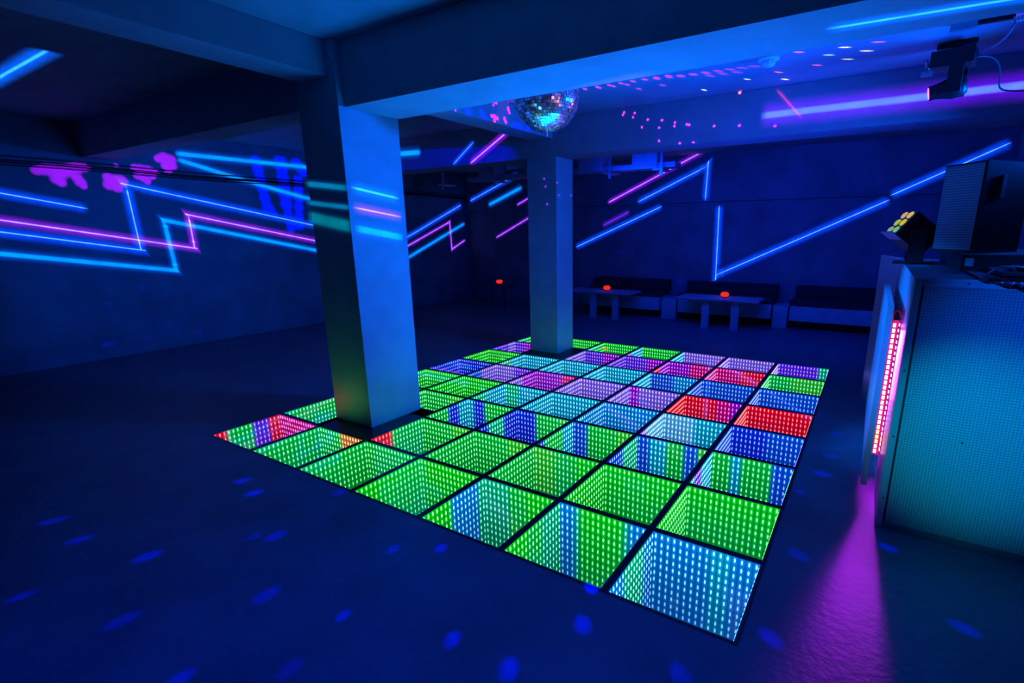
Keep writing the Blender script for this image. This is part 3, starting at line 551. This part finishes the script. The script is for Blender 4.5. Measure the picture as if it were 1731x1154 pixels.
def bench(x0, x1, label):
    b = empty('bench', ((x0+x1)/2, 12.4, 0), label, 'bench', 'cushioned benches along the back wall')
    MB().box((x0, 12.0, .24), (x1, 12.95, .66), bev=.03).build('seat_box', M_benchface, b)
    MB().box((x0-.02, 11.97, .66), (x1+.02, 12.9, .80), bev=.04).build('seat_cushion', M_dark, b)
    MB().box((x0, 12.8, .80), (x1, 13.13, 1.12), bev=.05).build('back_cushion', M_dark, b)
    MB().box((x0+.1, 12.25, 0), (x1-.1, 12.9, .24)).build('plinth', M_dark, b)
bench(-.8, 1.90, 'long bench at the back behind the table beside the far pillar')
bench(2.5, 5.18, 'long bench at the back behind the table under the V-shaped line')
bench(5.65, 8.7, 'long bench at the back nearest the DJ booth')
for a, b_, lb in ((1.97, 2.43, 'low cube table between the left and middle back benches'), (5.22, 5.60, 'low cube table between the middle and right back benches')):
    tag(MB().box((a, 12.05, 0), (b_, 12.7, .62), bev=.01).build('cube_table', M_benchface), lb, 'side table', 'low cube tables between benches')

# ------------------------------------------------------------------ DJ booth
def mesh_metal():
    m = bpy.data.materials.new('perforated_metal'); m.use_nodes = True; nt = m.node_tree; N = nt.nodes.new; L = nt.links.new; b = nt.nodes['Principled BSDF']
    tc = N('ShaderNodeTexCoord'); sc_ = N('ShaderNodeVectorMath'); sc_.operation = 'SCALE'; sc_.inputs['Scale'].default_value = 1/(.023*T); L(tc.outputs['Object'], sc_.inputs[0])
    fr = N('ShaderNodeVectorMath'); fr.operation = 'FRACTION'; L(sc_.outputs[0], fr.inputs[0])
    su = N('ShaderNodeVectorMath'); su.operation = 'SUBTRACT'; su.inputs[1].default_value = (.5, .5, .5); L(fr.outputs[0], su.inputs[0])
    se = N('ShaderNodeSeparateXYZ'); L(su.outputs[0], se.inputs[0]); cb = N('ShaderNodeCombineXYZ'); L(se.outputs[0], cb.inputs[0]); L(se.outputs[2], cb.inputs[2])
    ln = N('ShaderNodeVectorMath'); ln.operation = 'LENGTH'; L(cb.outputs[0], ln.inputs[0])
    r = N('ShaderNodeMapRange'); r.inputs[1].default_value = .24; r.inputs[2].default_value = .34; L(ln.outputs['Value'], r.inputs[0])
    mx = N('ShaderNodeMix'); mx.data_type = 'RGBA'; mx.inputs[6].default_value = (.20, .22, .25, 1); mx.inputs[7].default_value = (.46, .5, .55, 1); L(r.outputs[0], mx.inputs[0])
    L(mx.outputs[2], b.inputs['Base Color']); b.inputs['Metallic'].default_value = .3; b.inputs['Roughness'].default_value = .42
    bp = N('ShaderNodeBump'); bp.inputs['Strength'].default_value = .3; bp.inputs['Distance'].default_value = .002; L(r.outputs[0], bp.inputs['Height']); L(bp.outputs[0], b.inputs['Normal'])
    return m
M_perf = mesh_metal()
M_bright = mat('polished_panel', (.5, .53, .58), .3, metal=.25, noise=.05, nscale=10)
bo = empty('dj_booth', (8.8, 3.7, 0), 'tall metal-clad DJ booth with a perforated side at the right edge', 'DJ booth')
HB = 2.28; NX = 7.76; NY = 2.11
MB().prism([(NX+.02, NY+.03), (X1-.02, NY+.03), (X1-.02, 5.4), (NX+.02, 5.4)], .0, HB-.03).build('carcass', M_black, bo)
MB().box((NX+.07, NY, .06), (X1-.02, NY+.03, HB-.07)).build('perforated_panel', M_perf, bo)
MB().box((NX+.5, NY-.004, .93), (NX+.515, NY+.002, .945)).build('panel_hole', M_black, bo)
MB().box((NX, NY-.01, .0), (NX+.055, NY+.05, HB), bev=.006).build('corner_post', M_bright, bo)
MB().box((NX+.055, NY-.006, HB-.07), (X1-.02, NY+.04, HB), bev=.004).build('top_rail', M_steel, bo)
MB().box((NX+.055, NY-.002, 0), (X1-.02, NY+.03, .06)).build('kick_rail', M_steel, bo)
MB().box((NX-.004, NY+.05, 0), (NX+.02, 5.4, HB-.005)).build('front_panel', M_bright, bo)
MB().prism([(NX, 5.4), (NX+.03, 5.4), (7.58, 6.44), (7.54, 6.42)], 0, HB).build('wing_panel', M_bright, bo)
MB().box((NX-.012, 5.38, 0), (NX+.004, 5.41, HB-.02)).build('edge_trim', M_white, bo)
MB().box((NX, NY, HB-.03), (X1-.02, 5.4, HB)).build('worktop', mat('dark_worktop', (.06, .065, .08), .4), bo)
for x, z in ((NX+.02, HB-.03), (NX+.12, HB-.03), (NX+.35, HB-.03), (NX+.03, .9), (NX+.03, .3), (NX+.03, 1.5)): MB().cyl((x, NY-.018, z), (x, NY-.006, z), .009, n=10).build('screw', M_chrome, bo)
# free-hanging front panel with the LED strip behind it
fp = empty('booth_front_panel', (7.64, 3.9, .2), 'narrow pale panel held out from the booth front beside the pink lights', 'panel')
MB().box((7.612, 2.5, .2), (7.664, 5.35, 1.99), bev=.004).build('board', M_bright, fp)
for z in (.6, 1.5): MB().box((7.664, 4.9, z), (7.756, 4.96, z+.05)).build('bracket', M_steel, fp)
ls = empty('led_light_strip', (7.71, 3.05, .33), 'bright vertical pink LED strip in the booth front gap, left of the two', 'LED strip')
MB().box((7.674, 3.05, .33), (7.745, 3.065, 1.78)).build('backing', emis('pink_backing_glow', (.85, .02, .25), .8), ls)  # the chips' pink light on the backing, put into its emission
M_pink = emis('pink_led', (1, .42, .85), 5); M_or = emis('orange_led', (1, .45, .12), 5)
for k in range(26):
    z = .35+k*.0545
    MB().box((7.697, 3.042, z), (7.722, 3.051, z+.038), bev=.002).build('led_chip', M_or if 2 <= k <= 4 else M_pink, ls)
ls_refl = empty('led_light_strip', (7.745, 2.96, .4), 'fainter pink reflection of the LED strip, built as lit chips on the booth front', 'LED strip')  # added glowing strip imitating the first strip's reflection in the booth front
MB().box((7.748, 2.90, .38), (7.7555, 2.99, 1.80)).build('backing', emis('violet_reflection_glow', (.45, .01, .35), .8), ls_refl)
for k in range(24):
    z = .42+k*.0575
    MB().box((7.741, 2.93, z), (7.7482, 2.972, z+.024), bev=.001).build('led_chip', M_or if k < 3 else M_pink, ls_refl)
MB().tube(bez((7.69, 3.05, 1.76), (7.67, 3.03, 1.9), (7.74, 3.03, 1.92), (7.75, 3.06, 1.82)), .008).build('wire', mat('red_wire', (.5, .02, .06), .4), ls)

# par light on the booth top
Mq = Matrix.Translation((7.86, 4.2, 2.31))
pl = empty('par_light', (7.86, 4.2, HB), 'black six-lens stage light tilted up on the booth top', 'stage light')
MB().box((-.22, -.12, -.03), (.2, .12, .0), Mq).build('foot', M_black, pl)
for yy in (-.20, .175): MB().box((-.10, yy, -.01), (.06, yy+.025, .34), Mq).build('yoke_arm', M_black, pl)
Mh = Matrix.Translation((7.80, 4.2, 2.62)) @ Matrix.Rotation(math.radians(20), 4, 'Z') @ Matrix.Rotation(math.radians(38), 4, 'Y')
bd = MB().box((-.19, -.165, -.16), (.14, .165, .16), Mh, bev=.02).build('housing', M_black, pl)
fn = MB()
for k in range(7): fn.box((.14, -.15+.045*k, -.14), (.19, -.135+.045*k, .14), Mh)
fn.build('heat_sink', M_black, pl)
MB().box((-.235, -.165, -.165), (-.10, .165, -.155), Mh).build('barn_door', M_steel, pl)
LC = [(.95, .75, .25), (.95, .55, .35), (.9, .8, .1), (.6, .75, .15), (.25, .8, .35), (.35, .6, .45)]
k = 0
for zz in (.10, 0, -.10):
    for yy in (-.075, .075):
        Ml = Mh @ Matrix.Translation((-.19, yy, zz)) @ Matrix.Rotation(-PI/2, 4, 'Y')
        MB().lathe([(0, 0), (.044, 0), (.042, .012), (.02, .022), (0, .024)], 18, (0, 0, 0), Ml).build('lens', emis('lens_%d' % k, LC[k], .6), pl); k += 1

# speaker, case and turntable on the booth
cs = empty('equipment_case', (8.55, 3.9, HB), 'low black equipment case on the booth beneath the tall speaker', 'equipment case')
Rs = Matrix.Translation((8.23, 3.2, 0)) @ Matrix.Rotation(math.radians(-52), 4, 'Z')   # local: -x side = grille, +y away
MB().box((8.14, 3.0, HB), (X1-.05, 4.9, HB+.16), bev=.015).build('body', M_black, cs)
MB().box((8.17, 2.992, HB+.055), (8.23, 3.0, HB+.125)).build('white_tag', M_white, cs)
sp_ = empty('loudspeaker', (8.35, 3.6, HB+.16), 'tall black loudspeaker with a ribbed pale grille on the booth', 'loudspeaker')
near = Vector((8.23, 3.2)); lf = Vector((7.95, 3.58)); rt = near+Vector((.42, .56))
d1 = (lf-near); bk = lf+Vector((.42, .56))
MB().prism([(near.x, near.y), (rt.x, rt.y), (bk.x, bk.y), (lf.x, lf.y)], HB+.16, 3.27).build('cabinet', M_black, sp_)
gn = Vector((-d1.y, d1.x)).normalized(); gn = gn if gn.x < 0 and gn.y < 0 else -gn
def grille():
    m = bpy.data.materials.new('ribbed_grille'); m.use_nodes = True; nt = m.node_tree; N = nt.nodes.new; L = nt.links.new; b = nt.nodes['Principled BSDF']
    tc = N('ShaderNodeTexCoord'); se = N('ShaderNodeSeparateXYZ'); L(tc.outputs['Object'], se.inputs[0])
    mu = N('ShaderNodeMath'); mu.operation = 'MULTIPLY'; mu.inputs[1].default_value = 2*PI/(.024*T); L(se.outputs[2], mu.inputs[0])
    si = N('ShaderNodeMath'); si.operation = 'SINE'; L(mu.outputs[0], si.inputs[0])
    r = N('ShaderNodeMapRange'); r.inputs[1].default_value = -.3; r.inputs[2].default_value = .6; L(si.outputs[0], r.inputs[0])
    mx = N('ShaderNodeMix'); mx.data_type = 'RGBA'; mx.inputs[6].default_value = (.16, .17, .2, 1); mx.inputs[7].default_value = (.3, .32, .36, 1); L(r.outputs[0], mx.inputs[0])
    L(mx.outputs[2], b.inputs['Base Color']); b.inputs['Roughness'].default_value = .45; b.inputs['Metallic'].default_value = .3; return m
a_, b_ = lf-d1*.04, near+d1*.04
g_ = gn*.012
MB().prism([(a_.x, a_.y), (a_.x+g_.x, a_.y+g_.y), (b_.x+g_.x, b_.y+g_.y), (b_.x, b_.y)], HB+.19, 3.25).build('grille', grille(), sp_)
hx = near+(rt-near)*.35; r2 = (rt-near).normalized(); on_ = Vector((r2.y, -r2.x))
MB().prism([(hx.x, hx.y), (hx.x+r2.x*.05, hx.y+r2.y*.05), (hx.x+r2.x*.05+on_.x*.012, hx.y+r2.y*.05+on_.y*.012), (hx.x+on_.x*.012, hx.y+on_.y*.012)], 2.95, 3.15).build('handle', M_steel, sp_)
# black sequinned cloth over the corner of the booth with a turntable on it
def cloth_mat():
    m = bpy.data.materials.new('sequin_cloth'); m.use_nodes = True; nt = m.node_tree; N = nt.nodes.new; L = nt.links.new; b = nt.nodes['Principled BSDF']
    v = N('ShaderNodeTexVoronoi'); v.inputs['Scale'].default_value = 160; tc = N('ShaderNodeTexCoord'); L(tc.outputs['Object'], v.inputs['Vector'])
    r = N('ShaderNodeMapRange'); r.inputs[1].default_value = .72; r.inputs[2].default_value = .8; L(v.outputs['Color'], r.inputs[0])
    mx = N('ShaderNodeMix'); mx.data_type = 'RGBA'; mx.inputs[6].default_value = (.008, .008, .01, 1); mx.inputs[7].default_value = (.5, .4, .5, 1); L(r.outputs[0], mx.inputs[0])
    L(mx.outputs[2], b.inputs['Base Color']); L(r.outputs[0], b.inputs['Metallic']); b.inputs['Roughness'].default_value = .4; return m
cbm = bmesh.new(); gx = [8.17+.045*k for k in range(40)]
rowsv = []
for gi, x in enumerate(gx):
    drop = min(.30, .005+.25*(x-8.17)) + .008*math.sin(gi*2.1)
    rowsv.append([cbm.verts.new((x, y, z)) for y, z in ((2.9, HB+.012), (2.3, HB+.014), (NY-.012, HB+.012), (NY-.022, HB-.005), (NY-.024-.004*math.sin(gi), HB-drop))])
for A, B in zip(rowsv, rowsv[1:]):
    for q in range(4): cbm.faces.new((A[q], B[q], B[q+1], A[q+1])).smooth = True
mb = MB(); mb.bm.free(); mb.bm = cbm
co_ = mb.build('table_cloth', cloth_mat())
so = co_.modifiers.new('thickness', 'SOLIDIFY'); so.thickness = .004; so.offset = 1
tag(co_, 'black sequinned cloth draped over the corner of the DJ booth top', 'cloth')
tt = empty('turntable', (8.62, 2.45, HB+.02), 'black turntable with a shiny silver rim on the cloth-covered booth', 'turntable')
MB().box((8.3, 2.18, HB+.026), (9.2, 2.85, HB+.06), bev=.012).build('body', M_black, tt)
MB().lathe([(0, .06), (.27, .06), (.28, .075), (.27, .09), (0, .09)], 40, (8.68, 2.5, HB)).build('platter', M_black, tt)
MB().lathe([(.27, .088), (.285, .085), (.285, .097), (.27, .1), (.27, .088)], 40, (8.68, 2.5, HB)).build('silver_rim', M_chrome, tt)
MB().tube(bez((8.22, 2.2, HB+.03), (8.28, 2.25, HB+.10), (8.36, 2.3, HB+.12), (8.42, 2.34, HB+.06)), .01).build('cord', mat('pink_cord', (.6, .25, .4), .4), tt)

# ------------------------------------------------------------------ effect lights (patterned beams)
def gobo(name, loc, blobs, power, col, soft=.35):
    """point lamp whose beam is masked to round patches; blobs = (x,y,z,radius)"""
    l = bpy.data.lights.new(name, 'POINT'); l.energy = power; l.color = (1, 1, 1); l.shadow_soft_size = 0
    o = bpy.data.objects.new(name, l); o.location = Vector(loc)*T; C.objects.link(o)
    l.use_nodes = True; nt = l.node_tree; N = nt.nodes.new; L = nt.links.new
    e = nt.nodes['Emission']; tc = N('ShaderNodeTexCoord'); acc = None
    for b in blobs:
        d = Vector(b[:3])-Vector(loc); R = d.length; d.normalize(); c = b[4] if len(b) > 4 else col
        ang = math.atan(b[3]/R)
        dp = N('ShaderNodeVectorMath'); dp.operation = 'DOT_PRODUCT'; dp.inputs[1].default_value = d; L(tc.outputs['Normal'], dp.inputs[0])
        r = N('ShaderNodeMapRange'); r.inputs[1].default_value = math.cos(ang*(1+soft)); r.inputs[2].default_value = math.cos(ang*(1-soft))
        r.inputs[3].default_value = 0; r.inputs[4].default_value = (R*R/9 if len(b) < 6 else b[5]); L(dp.outputs['Value'], r.inputs[0])
        sc_ = N('ShaderNodeVectorMath'); sc_.operation = 'SCALE'; sc_.inputs[0].default_value = c; L(r.outputs[0], sc_.inputs['Scale'])
        if acc is None: acc = sc_.outputs[0]
        else:
            mx = N('ShaderNodeVectorMath'); mx.operation = 'MAXIMUM'; L(acc, mx.inputs[0]); L(sc_.outputs[0], mx.inputs[1]); acc = mx.outputs[0]
    L(acc, e.inputs['Color']); return o
DB = (BC.x, BC.y, BC.z-BR-.08)
random.seed(3)
bl = []
for p in DOTS['floor']: bl.append((*p, random.uniform(.035, .06), (0, .0, 1), random.uniform(.5, 1.6)*1.9))
for p in DOTS['beam']: bl.append((*p, .018, (.55, .02, .8), 3.0))
for p in DOTS['wallL']: bl.append((*p, random.uniform(.05, .08), (.03, 0, 1), .7))
for p in DOTS['pil']: bl.append((*p, .018, (.3, .02, .9), 1.5))
gobo('disco_ball_reflections', DB, bl, 420, (0, 0, 1), .45)
cl = [(*p, .030, (.45, .01, .8), 2.2) for p in DOTS['ceil']]
for q, p in enumerate(DOTS['rgb']): cl.append((*p, .020, random.choice([(.9, .1, .1), (.2, .9, .5), (.9, .8, .2), (.3, .6, 1)]), 9))
gobo('disco_ball_ceiling_reflections', (BC.x, BC.y, BC.z-.5*BR-.4), cl, 300, (0, 0, 1), .4)
GL = (7.60, 5.46, 4.31)
gobo('moving_head_beam', GL, [(*b, (.45, 0, 1), 34.0 if b[0] < 0 else 20.0) for b in GOBO['mag']], 260, (.45, 0, 1), .3)
gobo('moving_head_beam_blue', GL, [(*b, (0, 0, 1), 40.0 if b[0] < -6 else 20.0) for b in GOBO['blu']], 260, (0, 0, 1), .3)
spot('ball_sparkle_fill_pink', (7.5, 1.2, 3.2), BC, 16, 40, (1, .45, .8))  # three spots without fixtures, added to make the ball sparkle
spot('ball_sparkle_fill_cyan', (3.0, -1.2, 1.4), BC, 14, 22, (.1, .6, 1))
spot('ball_sparkle_fill_violet', (6.5, 5.8, 3.4), BC, 12, 40, (.5, .2, 1))
